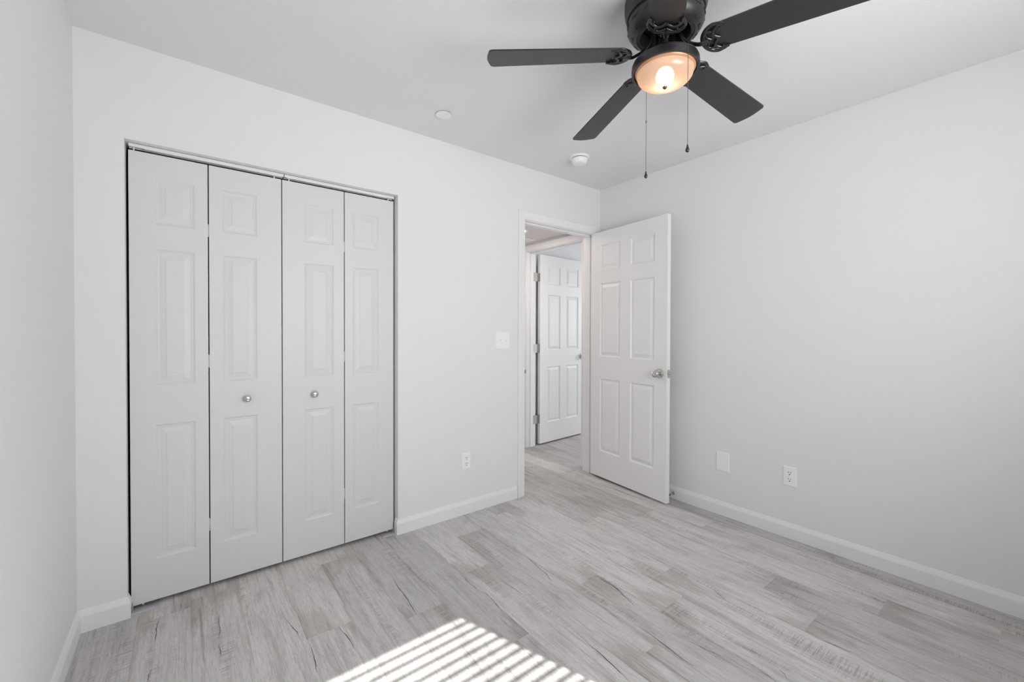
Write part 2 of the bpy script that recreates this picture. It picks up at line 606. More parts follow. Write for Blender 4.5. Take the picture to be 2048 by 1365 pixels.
# splits and knots in the printed wood, thin dark inlays just proud of the plank face
CR = [[(-2.923, -0.076), (-2.932, -0.151), (-2.931, -0.194), (-2.933, -0.263)], [(-2.723, -0.21), (-2.727, -0.276), (-2.726, -0.326), (-2.734, -0.389)], [(-2.737, -0.42), (-2.733, -0.466), (-2.733, -0.498)], [(-2.502, -0.402), (-2.491, -0.481), (-2.481, -0.532), (-2.478, -0.587)], [(-2.454, -0.639), (-2.457, -0.707), (-2.462, -0.765), (-2.467, -0.803)], [(-2.338, -0.61), (-2.326, -0.693), (-2.324, -0.775)], [(-2.936, -0.424), (-2.942, -0.46), (-2.944, -0.485)], [(-2.905, -0.431), (-2.936, -0.424)], [(-2.024, -0.408), (-2.033, -0.5), (-2.037, -0.602), (-2.044, -0.674), (-2.049, -0.741)], [(-1.744, -0.601), (-1.745, -0.685), (-1.746, -0.764)], [(-1.73, -0.784), (-1.733, -0.87), (-1.745, -0.952)], [(-1.613, -0.757), (-1.603, -0.839), (-1.599, -0.91)], [(-1.368, -0.637), (-1.384, -0.735), (-1.398, -0.852), (-1.427, -0.924)], [(-0.851, -0.125), (-0.862, -0.225)], [(-0.844, -0.309), (-0.838, -0.444), (-0.839, -0.556)], [(-0.988, -0.713), (-0.991, -0.828), (-1.018, -0.963)], [(-1.215, -1.021), (-1.212, -1.119), (-1.22, -1.185)], [(-1.332, -1.153), (-1.349, -1.205)], [(-1.384, -1.233), (-1.378, -1.291)], [(-1.214, -1.02), (-1.213, -1.133), (-1.237, -1.219), (-1.255, -1.284)], [(-1.351, -1.334), (-1.354, -1.435), (-1.364, -1.525), (-1.37, -1.589), (-1.366, -1.626)], [(-1.581, -1.233), (-1.591, -1.312), (-1.595, -1.388), (-1.604, -1.463), (-1.612, -1.517)], [(-1.134, -1.367), (-1.137, -1.436), (-1.139, -1.506)], [(-0.853, -1.425), (-0.897, -1.521)], [(-0.535, -1.439), (-0.547, -1.508), (-0.551, -1.568)], [(-1.006, -1.174), (-1.008, -1.213)], [(-0.319, -1.416), (-0.316, -1.489), (-0.317, -1.567)], [(-0.845, -1.802), (-0.839, -1.868), (-0.831, -1.909), (-0.827, -1.948), (-0.82, -1.992)], [(-1.201, -1.779), (-1.2, -1.808), (-1.204, -1.833)], [(-1.138, -1.813), (-1.145, -1.835), (-1.162, -1.849)], [(-1.266, -1.523), (-1.254, -1.601), (-1.241, -1.662)], [(-0.332, -1.909), (-0.335, -1.954)], [(-0.348, -1.458), (-0.371, -1.477)], [(-0.067, -1.777), (-0.091, -1.819)]]
for q in CR:
    pts = spline([(x, y, 0) for x, y in q], 5)
    n_ = len(pts)
    length = sum((pts[i + 1] - pts[i]).length for i in range(n_ - 1))
    wmax = min(0.0030, 0.0017 + length * 0.004)
    prev = None
    for i, p_ in enumerate(pts):
        s = math.sin(math.pi * (i + 0.3) / (n_ - 0.4))
        hw = wmax * max(0.15, s) * random.uniform(0.45, 1.0) * 0.8
        jx = random.uniform(-0.0012, 0.0012)
        cur = (bm.verts.new((p_.x - hw + jx, p_.y, 0.0003)), bm.verts.new((p_.x + hw + jx, p_.y, 0.0003)))
        if prev:
            f = bm.faces.new((prev[0], prev[1], cur[1], cur[0]))
            f.material_index = 1
        prev = cur
fl = obj('floor', bm, [M['floor'], M['crack']])
for p_ in fl.data.polygons:
    pass
tag(fl, 'light grey wood-look plank floor running from the bedroom into the hall', 'floor', kind='structure')

# ------------------------------------------------------------------ shell
def wallobj(name, boxes, m_, label, cat='wall'):
    bm = new()
    for a, c_ in boxes:
        box(bm, a, c_)
    o = obj(name, bm, m_)
    return tag(o, label, cat, kind='structure')


wallobj('wall_back', [((-W - WT, 0, 0), (XC0, WT, H)), ((XC0, 0, ZC), (XC1, WT, H)), ((XC1, 0, 0), (DX0, WT, H)),
                      ((DX0, 0, DZ), (DX1, WT, H)), ((DX1, 0, 0), (0.0, WT, H))], M['wall'],
        'white wall holding the closet opening and the open bedroom doorway')
wallobj('wall_left', [((-W - WT, YF - 0.15, 0), (-W, 0, H))], M['wall'], 'plain white wall left of the closet doors')
wallobj('wall_right', [((0, YF - 0.15, 0), (WT, WT, H))], M['wall'], 'long plain white wall on the right with outlet and blank plate')
WX0, WX1, WZ0, WZ1 = -2.45, -0.925, 0.90, 2.03
wallobj('wall_front', [((-W, YF - 0.15, 0), (WX0, YF, H)), ((WX1, YF - 0.15, 0), (0, YF, H)),
                       ((WX0, YF - 0.15, 0), (WX1, YF, WZ0)), ((WX0, YF - 0.15, WZ1), (WX1, YF, H))], M['wall'],
        'white wall with the bedroom window, behind the viewpoint')
bm = new()
box(bm, (-W - WT, YF - 0.15, H), (WT, WT + 0.62, H + 0.1))
tag(obj('ceiling', bm, M['ceil']), 'smooth white bedroom ceiling carrying the black fan', 'ceiling', kind='structure')
# closet interior
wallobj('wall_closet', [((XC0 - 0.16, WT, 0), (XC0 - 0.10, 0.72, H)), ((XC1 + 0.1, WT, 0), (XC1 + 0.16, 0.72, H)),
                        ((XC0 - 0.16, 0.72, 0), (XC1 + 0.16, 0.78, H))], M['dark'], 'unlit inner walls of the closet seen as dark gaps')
# hall
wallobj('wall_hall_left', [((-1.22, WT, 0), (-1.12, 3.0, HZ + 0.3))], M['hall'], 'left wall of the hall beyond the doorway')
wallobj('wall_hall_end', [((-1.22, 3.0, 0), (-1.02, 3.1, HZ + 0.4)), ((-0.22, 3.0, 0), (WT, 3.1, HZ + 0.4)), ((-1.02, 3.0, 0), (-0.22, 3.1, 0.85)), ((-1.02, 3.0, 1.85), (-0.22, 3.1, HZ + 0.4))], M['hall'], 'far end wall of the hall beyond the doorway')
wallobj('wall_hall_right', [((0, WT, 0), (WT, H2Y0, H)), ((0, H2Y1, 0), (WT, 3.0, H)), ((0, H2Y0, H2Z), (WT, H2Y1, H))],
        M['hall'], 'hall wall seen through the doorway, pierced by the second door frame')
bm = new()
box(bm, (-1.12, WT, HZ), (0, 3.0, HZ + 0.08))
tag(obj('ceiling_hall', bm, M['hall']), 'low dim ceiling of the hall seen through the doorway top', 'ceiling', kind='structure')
# far room
wallobj('wall_far_room_back', [((WT, 1.056, 0), (3.2, 1.16, H))], M['wall'], 'bright wall behind the far white door')
wallobj('wall_far_room_right', [((3.1, -1.6, 0), (3.2, -0.95, H)), ((3.1, 0.25, 0), (3.2, 1.1, H)),
                                 ((3.1, -0.95, 0), (3.2, 0.25, 0.9)), ((3.1, -0.95, 2.0), (3.2, 0.25, H))], M['wall'], 'window wall of the room beyond the hall')
wallobj('wall_far_room_front', [((WT, -1.6, 0), (3.1, -1.5, H))], M['wall'],
        'near side wall of the room beyond the hall')
bm = new()
box(bm, (WT, -1.6, H), (3.2, 1.16, H + 0.08))
tag(obj('ceiling_far_room', bm, M['ceil']), 'white ceiling of the bright room beyond the hall', 'ceiling', kind='structure')

# ------------------------------------------------------------------ baseboards
BH, BT = 0.0904, 0.012
BP = [(0, 0), (BT, 0), (BT, BH - 0.026), (BT - 0.0015, BH - 0.020), (0.006, BH - 0.008), (0.0045, BH - 0.003), (0.003, BH), (0, BH)]
XY = lambda x, y, h_: (x, y, h_)


def baseboard(name, path, label):
    bm = new()
    sweep(bm, path, [(o_, h_) for o_, h_ in BP], XY)
    return tag(obj(name, bm, M['trim']), label, 'baseboard', kind='structure')


baseboard('baseboard_left', [(XC0, 0.030), (XC0, 0), (-W, 0), (-W, YF)],
          'white baseboard along the left wall, turning the corner up to the closet')
baseboard('baseboard_back', [(DX0 - 0.064, 0), (XC1, 0), (XC1, 0.030)],
          'white baseboard under the wall between closet and doorway')
baseboard('baseboard_right', [(0, YF), (0, -0.0)],
          'long white baseboard along the right wall behind the open door')
baseboard('baseboard_hall', [(0, H2Y1 + 0.06), (0, 3.0)], 'short white baseboard in the hall past the second door frame')

# ------------------------------------------------------------------ casings (trim) and jambs
CP = [(0, 0), (0, 0.008), (0.005, 0.011), (0.016, 0.010), (0.022, 0.0125), (0.050, 0.016), (0.058, 0.0155), (0.062, 0.011), (0.062, 0)]
JT = 0.018
JX0, JX1, JZ = DX0 + 0.010, DX1 - 0.010, DZ - 0.006   # clear opening -0.837 .. -0.069


def casing(name, path, plane, label):
    bm = new()
    sweep(bm, path, CP, plane)
    return tag(obj(name, bm, M['trim']), label, 'door trim', kind='structure')


# bedroom side: path clockwise so that "left" is outwards
casing('trim_1', [(JX0 - 0.006, 0.0), (JX0 - 0.006, JZ + 0.006), (JX1 + 0.006, JZ + 0.006), (JX1 + 0.006, 0.0)],
       lambda x, z, h_: (x, -h_, z), 'white moulded casing around the bedroom doorway')
bm = new()
box(bm, (DX0, 0, 0), (JX0, WT, JZ))
box(bm, (JX1, 0, 0), (DX1, WT, JZ))
box(bm, (DX0, 0, JZ), (DX1, WT, DZ))
for a, c_ in (((JX0, 0.037, 0), (JX0 + 0.011, 0.072, JZ)), ((JX1 - 0.011, 0.037, 0), (JX1, 0.072, JZ)), ((JX0, 0.037, JZ - 0.011), (JX1, 0.072, JZ))):
    box(bm, a, c_)
tag(obj('trim_2', bm, M['trim'], bevel=0.0015), 'white jamb lining with door stop inside the bedroom doorway', 'door trim', kind='structure')
# hall side of the same doorway
casing('trim_3', [(JX0 - 0.006, 0.0), (JX0 - 0.006, JZ + 0.006), (JX1 + 0.006, JZ + 0.006), (JX1 + 0.006, 0.0)],
       lambda x, z, h_: (x, WT + h_, z), 'white casing on the hall side of the bedroom doorway')
# second doorway in the plane x = 0 (hall side) and x = WT (room side)
K0, K1, KZ = H2Y0 + 0.010, H2Y1 - 0.010, H2Z - 0.006
casing('trim_4', [(K0 - 0.006, 0.0), (K0 - 0.006, KZ + 0.006), (K1 + 0.006, KZ + 0.006), (K1 + 0.006, 0.0)],
       lambda y, z, h_: (-h_, y, z), 'white casing around the second doorway across the hall')
bm = new()
box(bm, (0, H2Y0, 0), (WT, K0, KZ))
box(bm, (0, K1, 0), (WT, H2Y1, KZ))
box(bm, (0, H2Y0, KZ), (WT, H2Y1, H2Z))
for a, c_ in (((0.045, K0, 0), (0.082, K0 + 0.011, KZ)), ((0.045, K1 - 0.011, 0), (0.082, K1, KZ)), ((0.045, K0, KZ - 0.011), (0.082, K1, KZ))):
    box(bm, a, c_)
tag(obj('trim_5', bm, M['trim'], bevel=0.0015), 'white jamb lining of the second doorway across the hall', 'door trim', kind='structure')
casing('trim_6', [(K0 - 0.006, 0.0), (K0 - 0.006, KZ + 0.006), (K1 + 0.006, KZ + 0.006), (K1 + 0.006, 0.0)],
       lambda y, z, h_: (WT + h_, y, z), 'white casing on the room side of the second doorway')

# ------------------------------------------------------------------ swing doors
PX = [(0.105, 0.330), (0.430, 0.657)]
PZ = [(0.232, 0.837), (1.017, 1.622), (1.732, 1.938)]
PANELS = [(a, z0, c_, z1) for a, c_ in PX for z0, z1 in PZ]
PROF = [(0.003, 0.0015), (0.009, 0.0085), (0.014, 0.0098), (0.034, 0.0040), (0.038, 0.0018), (0.041, 0.0018)]


def knob_mesh(bm, mx):
    # rosette, neck, round knob; axis +Z away from the door
    lathe(bm, [(0.0, 0), (0.033, 0), (0.033, 0.003), (0.030, 0.009), (0.020, 0.012), (0.013, 0.014), (0.011, 0.026), (0.015, 0.031),
               (0.024, 0.036), (0.0275, 0.044), (0.027, 0.053), (0.022, 0.059), (0.0145, 0.061), (0.013, 0.0585), (0.008, 0.0585), (0.0075, 0.062), (0.0, 0.062)], 40, mx)


def hinge_mesh(bm, z, pin, leafdir_a, leafdir_b):
    """butt hinge: knuckle at pin (x, y), leaves along two 2-D unit directions"""
    for k in range(5):
        lathe(bm, [(0.0065, z - 0.045 + k * 0.018), (0.0065, z - 0.045 + k * 0.018 + 0.0172)], 16, T((pin[0], pin[1], 0)))
    lathe(bm, [(0.0, z - 0.049), (0.005, z - 0.048), (0.005, z + 0.048), (0.0, z + 0.049)], 16, T((pin[0], pin[1], 0)))
    for d in (leafdir_a, leafdir_b):
        n2 = (-d[1], d[0])
        vs = box(bm, (0, -0.0012, z - 0.0445), (0.036, 0.0012, z + 0.0445))
        mx = Matrix(((d[0], n2[0], 0, pin[0]), (d[1], n2[1], 0, pin[1]), (0, 0, 1, 0), (0, 0, 0, 1)))
        bmesh.ops.transform(bm, matrix=mx, verts=vs)


# entry door: front (camera) face from A towards d
A = Vector((-0.1042, 0.0025, 0))
ang = math.atan2(-0.9955, -0.0948)
# local x along the door, local y = thickness away from the camera, so mirror: local y points to +x world
t1 = thing('door_1', 'white six-panel bedroom door standing open against the right wall', 'door', A, ang, kind='structure')
# with local +x = d, local +y = rot90(d) = (0.9955, -0.0948): towards the right wall
bm = new()
panel_slab(bm, 0.765, 2.030, 0.035, PANELS, PROF, z0=0.018)
obj('door_slab', bm, M['door'], t1, bevel=0.0012)
bm = new()
knob_mesh(bm, T((0.7035, 0, 0.9275)) @ Matrix.Rotation(R(90), 4, 'X'))
k = obj('door_knob', bm, M['chrome'], t1, smooth=True, auto=40)
k['label'] = 'round satin nickel knob'
bm = new()
knob_mesh(bm, T((0.7035, 0.035, 0.9275)) @ Matrix.Rotation(R(-90), 4, 'X'))
obj('door_knob', bm, M['chrome'], t1, smooth=True, auto=40)
bm = new()
box(bm, (0.7645, 0.005, 0.900), (0.7665, 0.030, 0.957))
lathe(bm, [(0.0, 0), (0.0085, 0), (0.0085, 0.011), (0.006, 0.014), (0, 0.014)], 20, T((0.766, 0.0175, 0.9285)) @ RY90)
k = obj('latch_plate', bm, M['chrome'], t1, smooth=True, auto=35)
k['label'] = 'small nickel latch plate and bolt on the door edge'
for z in (0.28, 1.04, 1.80):
    bm = new()
    hinge_mesh(bm, z, (-0.006, 0.041), (1, 0.0), (0.0948, 0.9955))
    obj('hinge', bm, M['chrome'], t1, smooth=True, auto=35)

# far room door
Bp = Vector((0.169, 0.956, 0))
e_ = Vector((0.6915, 0.0532, 0)).normalized()
ang2 = math.atan2(e_.y, e_.x)
t2 = thing('door_2', 'bright white six-panel door open beyond the hall, seen through the doorway', 'door', Bp, ang2, kind='structure')
PX2 = [(0.118, 0.328), (0.430, 0.645)]
bm = new()
panel_slab(bm, 0.760, 2.030, 0.035, [(a, z0, c_, z1) for a, c_ in PX2 for z0, z1 in PZ], PROF, z0=0.015)
obj('door_slab', bm, M['door'], t2, bevel=0.0012)
bm = new()
knob_mesh(bm, T((0.70, 0, 0.93)) @ Matrix.Rotation(R(90), 4, 'X'))
obj('door_knob', bm, M['chrome'], t2, smooth=True, auto=40)
for z in (0.28, 1.04, 1.80):
    bm = new()
    # knuckle between the jamb leaf and the leaf on the door's hinge edge (local frame of the door)
    box(bm, (-0.0025, 0.001, z - 0.0445), (0.0, 0.034, z + 0.0445))
    box(bm, (-0.024, 0.0255, z - 0.0445), (-0.0015, 0.0285, z + 0.0445))
    box(bm, (-0.083, 0.0195, z - 0.0445), (-0.026, 0.0215, z + 0.0445), mx=T((-0.03, 0.022, 0)) @ Matrix.Rotation(-ang2, 4, 'Z') @ T((0.03, -0.022, 0)))
    for q_ in range(5):
        lathe(bm, [(0.006, z - 0.045 + q_ * 0.018), (0.006, z - 0.045 + q_ * 0.018 + 0.0172)], 16, T((-0.027, 0.026, 0)))
    k = obj('hinge', bm, M['chrome'], t2, smooth=True, auto=35)
    k['label'] = 'satin nickel butt hinge'

# strike plate in the left jamb
bm = new()
box(bm, (JX0 - 0.001, 0.006, 0.895), (JX0 + 0.0015, 0.034, 0.955))
box(bm, (JX0 - 0.001, -0.012, 0.912), (JX0 + 0.0018, 0.008, 0.938))
tag(obj('strike_plate', bm, M['chrome'], bevel=0.0006), 'small metal strike plate on the left jamb of the bedroom doorway', 'strike plate')

# ------------------------------------------------------------------ closet bifold doors
YD = 0.047
KD = (2.41494 + YD) / (2.41494 + 0.030)
kx_ = lambda x: -2.84 + (x + 2.84) * KD
kz_ = lambda z: 1.2297 + (z - 1.2297) * KD
CZ = [(kz_(a), kz_(c_)) for a, c_ in ((0.209, 0.806), (0.980, 1.586), (1.695, 1.897))]
BPROF = [(0.003, 0.002), (0.008, 0.0045), (0.011, 0.0040), (0.015, 0.0052), (0.020, 0.0050), (0.038, 0.0022), (0.042, 0.0008), (0.046, 0.0008)]
leaves = [(-3.0225, -2.7462, (-2.9395, -2.7960), 0.0045), (-2.7418, -2.4392, (-2.6905, -2.5475), -0.0015),
          (-2.4348, -2.1283, (-2.3310, -2.1830), -0.0015), (-2.1237, -1.8405, (-2.0790, -1.9305), -0.004)]
leaves = [(kx_(a), kx_(b_), (kx_(c_[0]), kx_(c_[1])), d_) for a, b_, c_, d_ in leaves]
LZ0, LZ1 = kz_(0.026), 2.0085
for pi, (la, lb, lab) in enumerate(((0, 1, 'off-white bifold closet door, left pair with a knob on its second leaf'),
                                    (2, 3, 'off-white bifold closet door, right pair with a knob on its first leaf'))):
    x0 = leaves[la][0]
    t = thing('door_%d' % (pi + 3), lab, 'closet door', (x0, YD, 0), 0, 'bifold doors of the closet', kind='structure')
    for li in (la, lb):
        a, c_, (p0, p1), _ = leaves[li]
        bm = new()
        panel_slab(bm, c_ - a, LZ1 - LZ0, 0.030, [(p0 - a, z0, p1 - a, z1) for z0, z1 in CZ], BPROF, z0=LZ0, both=False)
        bmesh.ops.transform(bm, matrix=T((a - x0, 0, 0)), verts=bm.verts[:])
        obj('door_leaf', bm, M['bifold'], t, bevel=0.0012)
    kx = kx_((-2.5924, -2.284)[pi]) - x0
    kz = kz_((0.8918, 0.8849)[pi])
    bm = new()
    lathe(bm, [(0, 0), (0.009, 0), (0.008, 0.004), (0.0065, 0.010), (0.009, 0.014), (0.0155, 0.017), (0.0165, 0.021), (0.0150, 0.025), (0.009, 0.0275), (0, 0.028)],
          32, T((kx, 0, kz)) @ Matrix.Rotation(R(90), 4, 'X'))
    k = obj('knob', bm, M['chrome'], t, smooth=True, auto=50)
    k['label'] = 'small round brushed nickel knob'
    # pivots and guide pins showing above the leaves
    pins = ((-3.006, 0.006), (-2.468, 0.006)) if pi == 0 else ((-2.400, 0.006), (-1.866, 0.006))
    for px_, py_ in pins:
        bm = new()
        lathe(bm, [(0.0030, 2.003), (0.0030, 2.030)], 12, T((px_ - x0, py_, 0)))
        k = obj('pivot_pin', bm, M['plastic'], t, smooth=True, auto=40)
    bpx = -2.985 if pi == 0 else -1.868
    bm = new()
    lathe(bm, [(0.004, 0.006), (0.004, 0.028)], 12, T((bpx - x0, 0.015, 0)))
    obj('pivot_pin', bm, M['zinc'], t, smooth=True, auto=40)
    # knuckles of the hinges between the two leaves
    gx = (leaves[la][1] + leaves[lb][0]) / 2 - x0
    for z in (1.70, 1.08, 0.30):
        bm = new()
        lathe(bm, [(0.0022, z - 0.03), (0.0022, z + 0.03)], 10, T((gx, 0.006, 0)))
        obj('hinge', bm, M['track'], t, smooth=True)

# header tracks, two lengths butted together
for i, (a, c_, lab) in enumerate(((-3.022, -2.4265, 'white metal bifold track over the left closet doors'),
                                  (-2.4225, -1.8330, 'white metal bifold track over the right closet doors'))):
    bm = new()
    y0_, y1_ = 0.038, 0.070
    box(bm, (a, y0_, ZC - 0.0015), (c_, y1_, ZC))
    for yy in (y0_, y1_ - 0.0015):
        box(bm, (a, yy, ZC - 0.016), (c_, yy + 0.0015, ZC))
    box(bm, (a + (0.05 if i == 0 else 0.012), y0_ + 0.0012, ZC - 0.0175), (c_ - (0.012 if i == 0 else 0.045), y0_ + 0.013, ZC - 0.0155))
    box(bm, (a + (0.05 if i == 0 else 0.012), y1_ - 0.010, ZC - 0.0175), (c_ - (0.012 if i == 0 else 0.045), y1_, ZC - 0.0155))
    tag(obj('closet_track', bm, M['track']), lab, 'track', 'closet header tracks')
# floor pivot brackets
for a, c_, lab in ((XC0 + 0.014, XC0 + 0.088, 'shiny metal floor bracket under the left closet door'),
                   (XC1 - 0.088, XC1 - 0.014, 'shiny metal floor bracket under the right closet door')):
    bm = new()
    box(bm, (a, 0.010, 0.0), (c_, 0.075, 0.0025))
    s = 1 if a < -2.5 else -1
    xv = a if s > 0 else c_
    box(bm, (min(xv, xv + s * 0.002), 0.030, 0.0), (max(xv, xv + s * 0.002), 0.075, 0.03))
    tag(obj('pivot_bracket', bm, M['zinc'], bevel=0.0004), lab, 'bracket', 'floor pivot brackets')


# ------------------------------------------------------------------ wall plates
def plate(bm, w_, h_, t_=0.006):
    # plate in local XZ, facing -y, bevelled edge
    o = [(-w_ / 2, 0, -h_ / 2), (w_ / 2, 0, -h_ / 2), (w_ / 2, 0, h_ / 2), (-w_ / 2, 0, h_ / 2)]
    i_ = 0.004
    p1_ = [(-w_ / 2, -0.0022, -h_ / 2), (w_ / 2, -0.0022, -h_ / 2), (w_ / 2, -0.0022, h_ / 2), (-w_ / 2, -0.0022, h_ / 2)]
    p2_ = [(x * (1 - 2 * i_ / w_), -t_, z * (1 - 2 * i_ / h_)) for x, _, z in o]
    rs = [[bm.verts.new(v) for v in ring] for ring in (o, p1_, p2_)]
    for a, c_ in zip(rs, rs[1:]):
        for e in range(4):
            bm.faces.new((a[e], a[(e + 1) % 4], c_[(e + 1) % 4], c_[e]))
    bm.faces.new(rs[2])
    bm.faces.new(rs[0][::-1])


def outlet(loc, rz, w_, h_, label):
    t = thing('wall_outlet', label, 'outlet', loc, rz, 'duplex wall outlets')
    bm = new()
    plate(bm, w_, h_)
    obj('cover_plate', bm, M['plastic'], t)
    for z in (0.0195, -0.0195):
        bm = new()
        pr = []
        for k_ in range(24):
            a = 2 * math.pi * k_ / 24
            x, zz = 0.0172 * math.cos(a), 0.0172 * math.sin(a)
            pr.append((x, max(-0.0138, min(0.0138, zz))))
        f0 = [bm.verts.new((x, -0.0055, z + zz)) for x, zz in pr]
        f1 = [bm.verts.new((x * 0.97, -0.0085, z + zz * 0.97)) for x, zz in pr]
        for k_ in range(24):
            j = (k_ + 1) % 24
            bm.faces.new((f0[k_], f0[j], f1[j], f1[k_]))
        bm.faces.new(f1)
        so = obj('socket', bm, M['plastic'], t)
        bm = new()
        box(bm, (-0.0075, -0.0089, z + 0.0005), (-0.0050, -0.0080, z + 0.0100))
        box(bm, (0.0050, -0.0089, z + 0.0015), (0.0075, -0.0080, z + 0.0090))
        lathe(bm, [(0, 0), (0.0030, 0), (0.0030, 0.001), (0, 0.001)], 14, T((0, -0.0080, z - 0.0072)) @ Matrix.Rotation(R(90), 4, 'X'))
        sl_ = obj('slots', bm, M['slot'], so)
    bm = new()
    lathe(bm, [(0, 0), (0.0028, 0), (0.0022, 0.0012), (0, 0.0012)], 14, T((0, -0.006, 0)) @ Matrix.Rotation(R(90), 4, 'X'))
    obj('screw', bm, M['plastic'], t)
    return t


outlet((-1.346, 0, 0.3535), 0, 0.066, 0.112, 'white duplex outlet low on the wall between closet and doorway')
outlet((0, -1.4625, 0.3675), R(-90), 0.072, 0.115, 'white duplex outlet on the right wall, nearer the viewer than the blank plate')

bm = new()
plate(bm, 0.086, 0.127)
o = obj('blank_plate', bm, M['plastic'])
o.location = (0, -1.067, 0.357)
o.rotation_euler = (0, 0, R(-90))
tag(o, 'blank white cover plate on the right wall beside the open door', 'wall plate')
for z in (0.042, -0.042):
    bm = new()
    lathe(bm, [(0, 0), (0.0028, 0), (0.0022, 0.001), (0, 0.001)], 14, T((0, -0.006, z)) @ Matrix.Rotation(R(90), 4, 'X'))
    obj('screw', bm, M['plastic'], o)

t = thing('light_switch', 'white double toggle switch plate left of the bedroom doorway', 'light switch', (-1.0447, 0, 1.1588))
bm = new()
plate(bm, 0.122, 0.122)
obj('cover_plate', bm, M['plastic'], t)
for x, s in ((-0.023, -1), (0.023, 1)):
    bm = new()
    box(bm, (x - 0.0055, -0.0075, -0.0125), (x + 0.0055, -0.0055, 0.0125))
    vs = box(bm, (x - 0.0040, -0.0190, -0.0045), (x + 0.0040, -0.006, 0.0045))
    bmesh.ops.rotate(bm, cent=(x, -0.006, 0), matrix=Matrix.Rotation(R(28 * s), 3, 'X'), verts=vs)
    obj('toggle', bm, M['plastic'], t, bevel=0.0008)
    for z in (0.031, -0.031):
        bm = new()
        lathe(bm, [(0, 0), (0.0030, 0), (0.0024, 0.0012), (0, 0.0012)], 14, T((x, -0.006, z)) @ Matrix.Rotation(R(90), 4, 'X'))
        obj('screw', bm, M['zinc'] if z > 0 else M['plastic'], t)

# ------------------------------------------------------------------ door stop on the baseboard
t = thing('door_stop', 'metal door stop on the baseboard at the free edge of the open door', 'door stop', (-BT, -0.716, 0.041))
bm = new()
lathe(bm, [(0, 0), (0.0125, 0), (0.0125, 0.002), (0.008, 0.005), (0.004, 0.006), (0.0035, 0.050), (0, 0.050)], 24, Matrix.Rotation(R(-90), 4, 'Y'))
obj('rod', bm, M['chrome'], t, smooth=True, auto=35)
bm = new()
lathe(bm, [(0, 0.050), (0.0075, 0.050), (0.0080, 0.056), (0.006, 0.062), (0, 0.063)], 20, Matrix.Rotation(R(-90), 4, 'Y'))
obj('rubber_tip', bm, M['rubber'], t, smooth=True)

# ------------------------------------------------------------------ ceiling fittings
t = thing('smoke_detector', 'round white smoke detector on the ceiling near the corner above the door', 'smoke detector', (-0.660, -0.376, H))
bm = new()
lathe(bm, [(0, 0), (0.067, 0), (0.069, -0.003), (0.067, -0.010), (0.061, -0.012), (0, -0.012)], 56)
obj('base', bm, M['plastic'], t, smooth=True, auto=40)
bm = new()
lathe(bm, [(0, -0.0155), (0.0545, -0.0155), (0.0555, -0.019), (0.052, -0.036), (0.046, -0.047), (0.036, -0.051), (0, -0.052)], 56)
obj('cover', bm, M['plastic'], t, smooth=True, auto=40)
bm = new()
lathe(bm, [(0.0, -0.0118), (0.0530, -0.0118), (0.0530, -0.0158), (0, -0.0158)], 40)
obj('vent_gap', bm, M['slot'], t, smooth=True, auto=40)
bm = new()
lathe(bm, [(0, -0.050), (0.007, -0.050), (0.0065, -0.0525), (0, -0.053)], 20, T((0.012, -0.022, 0)))
obj('test_button', bm, M['track'], t, smooth=True)

t = thing('sprinkler_cover', 'flat white round cover disc on the ceiling left of the fan', 'ceiling cover', (-1.687, -0.308, H))
bm = new()
lathe(bm, [(0, 0), (0.030, 0), (0.030, -0.005), (0, -0.005)], 40)
obj('collar', bm, M['bronze'], t, smooth=True, auto=40)
bm = new()
lathe(bm, [(0, -0.005), (0.041, -0.005), (0.042, -0.0065), (0.041, -0.008), (0, -0.0085)], 56)
obj('disc', bm, M['plastic'], t, smooth=True, auto=40)

# hall ceiling: recessed lamp and a grille
t = thing('recessed_light', 'lit round recessed lamp in the hall ceiling, just inside the doorway top', 'light', (-0.44, 0.575, HZ))
bm = new()
lathe(bm, [(0.066, -0.0005), (0.088, -0.0005), (0.090, -0.004), (0.072, -0.007), (0.066, -0.004), (0.066, -0.0005)], 56, cap=False)
obj('trim_ring', bm, M['plastic'], t, smooth=True, auto=40)
bm = new()
lathe(bm, [(0, -0.0008), (0.066, -0.0008), (0.066, -0.003), (0, -0.003)], 56)
obj('lens', bm, M['led'], t)
t = thing('ceiling_grille', 'pale air grille in the hall ceiling beside the recessed lamp', 'vent', (-0.28, 0.95, HZ))
bm = new()
box(bm, (-0.20, -0.20, -0.008), (0.20, 0.20, -0.0005))
obj('frame', bm, M['plastic'], t, bevel=0.002)
bm = new()
for k_ in range(16):
    y = -0.17 + k_ * 0.0225
    box(bm, (-0.175, y, -0.0115), (0.175, y + 0.008, -0.008))
obj('louvres', bm, M['track'], t)

# ------------------------------------------------------------------ ceiling fan
FX, FY = -1.4462, -1.5322
fan = thing('ceiling_fan', 'black five-blade ceiling fan with a lit amber bowl light', 'ceiling fan', (FX, FY, H))


def fz(z):
    return z - H


def lz(prof):
    return [(r_, z_ - H) for r_, z_ in prof]


bm = new()
lathe(bm, lz([(0.0, 2.4399), (0.140, 2.4399), (0.1435, 2.436), (0.144, 2.415), (0.142, 2.398), (0.137, 2.380), (0.1355, 2.375), (0.130, 2.3745), (0.1295, 2.371),
              (0.1325, 2.366), (0.1335, 2.350), (0.131, 2.336), (0.122, 2.322), (0.108, 2.311), (0.100, 2.3075), (0.0985, 2.3095), (0.094, 2.3075), (0.0925, 2.309), (0.088, 2.3075), (0.086, 2.312)]), 96, cap=False)
obj('motor_housing', bm, M['black'], fan, smooth=True, auto=25)
bm = new()
lathe(bm, lz([(0.0862, 2.312), (0.0850, 2.330), (0.084, 2.395), (0.0, 2.395)]), 64, cap=False)
obj('motor_cavity', bm, M['slot'], fan, smooth=True, auto=38)
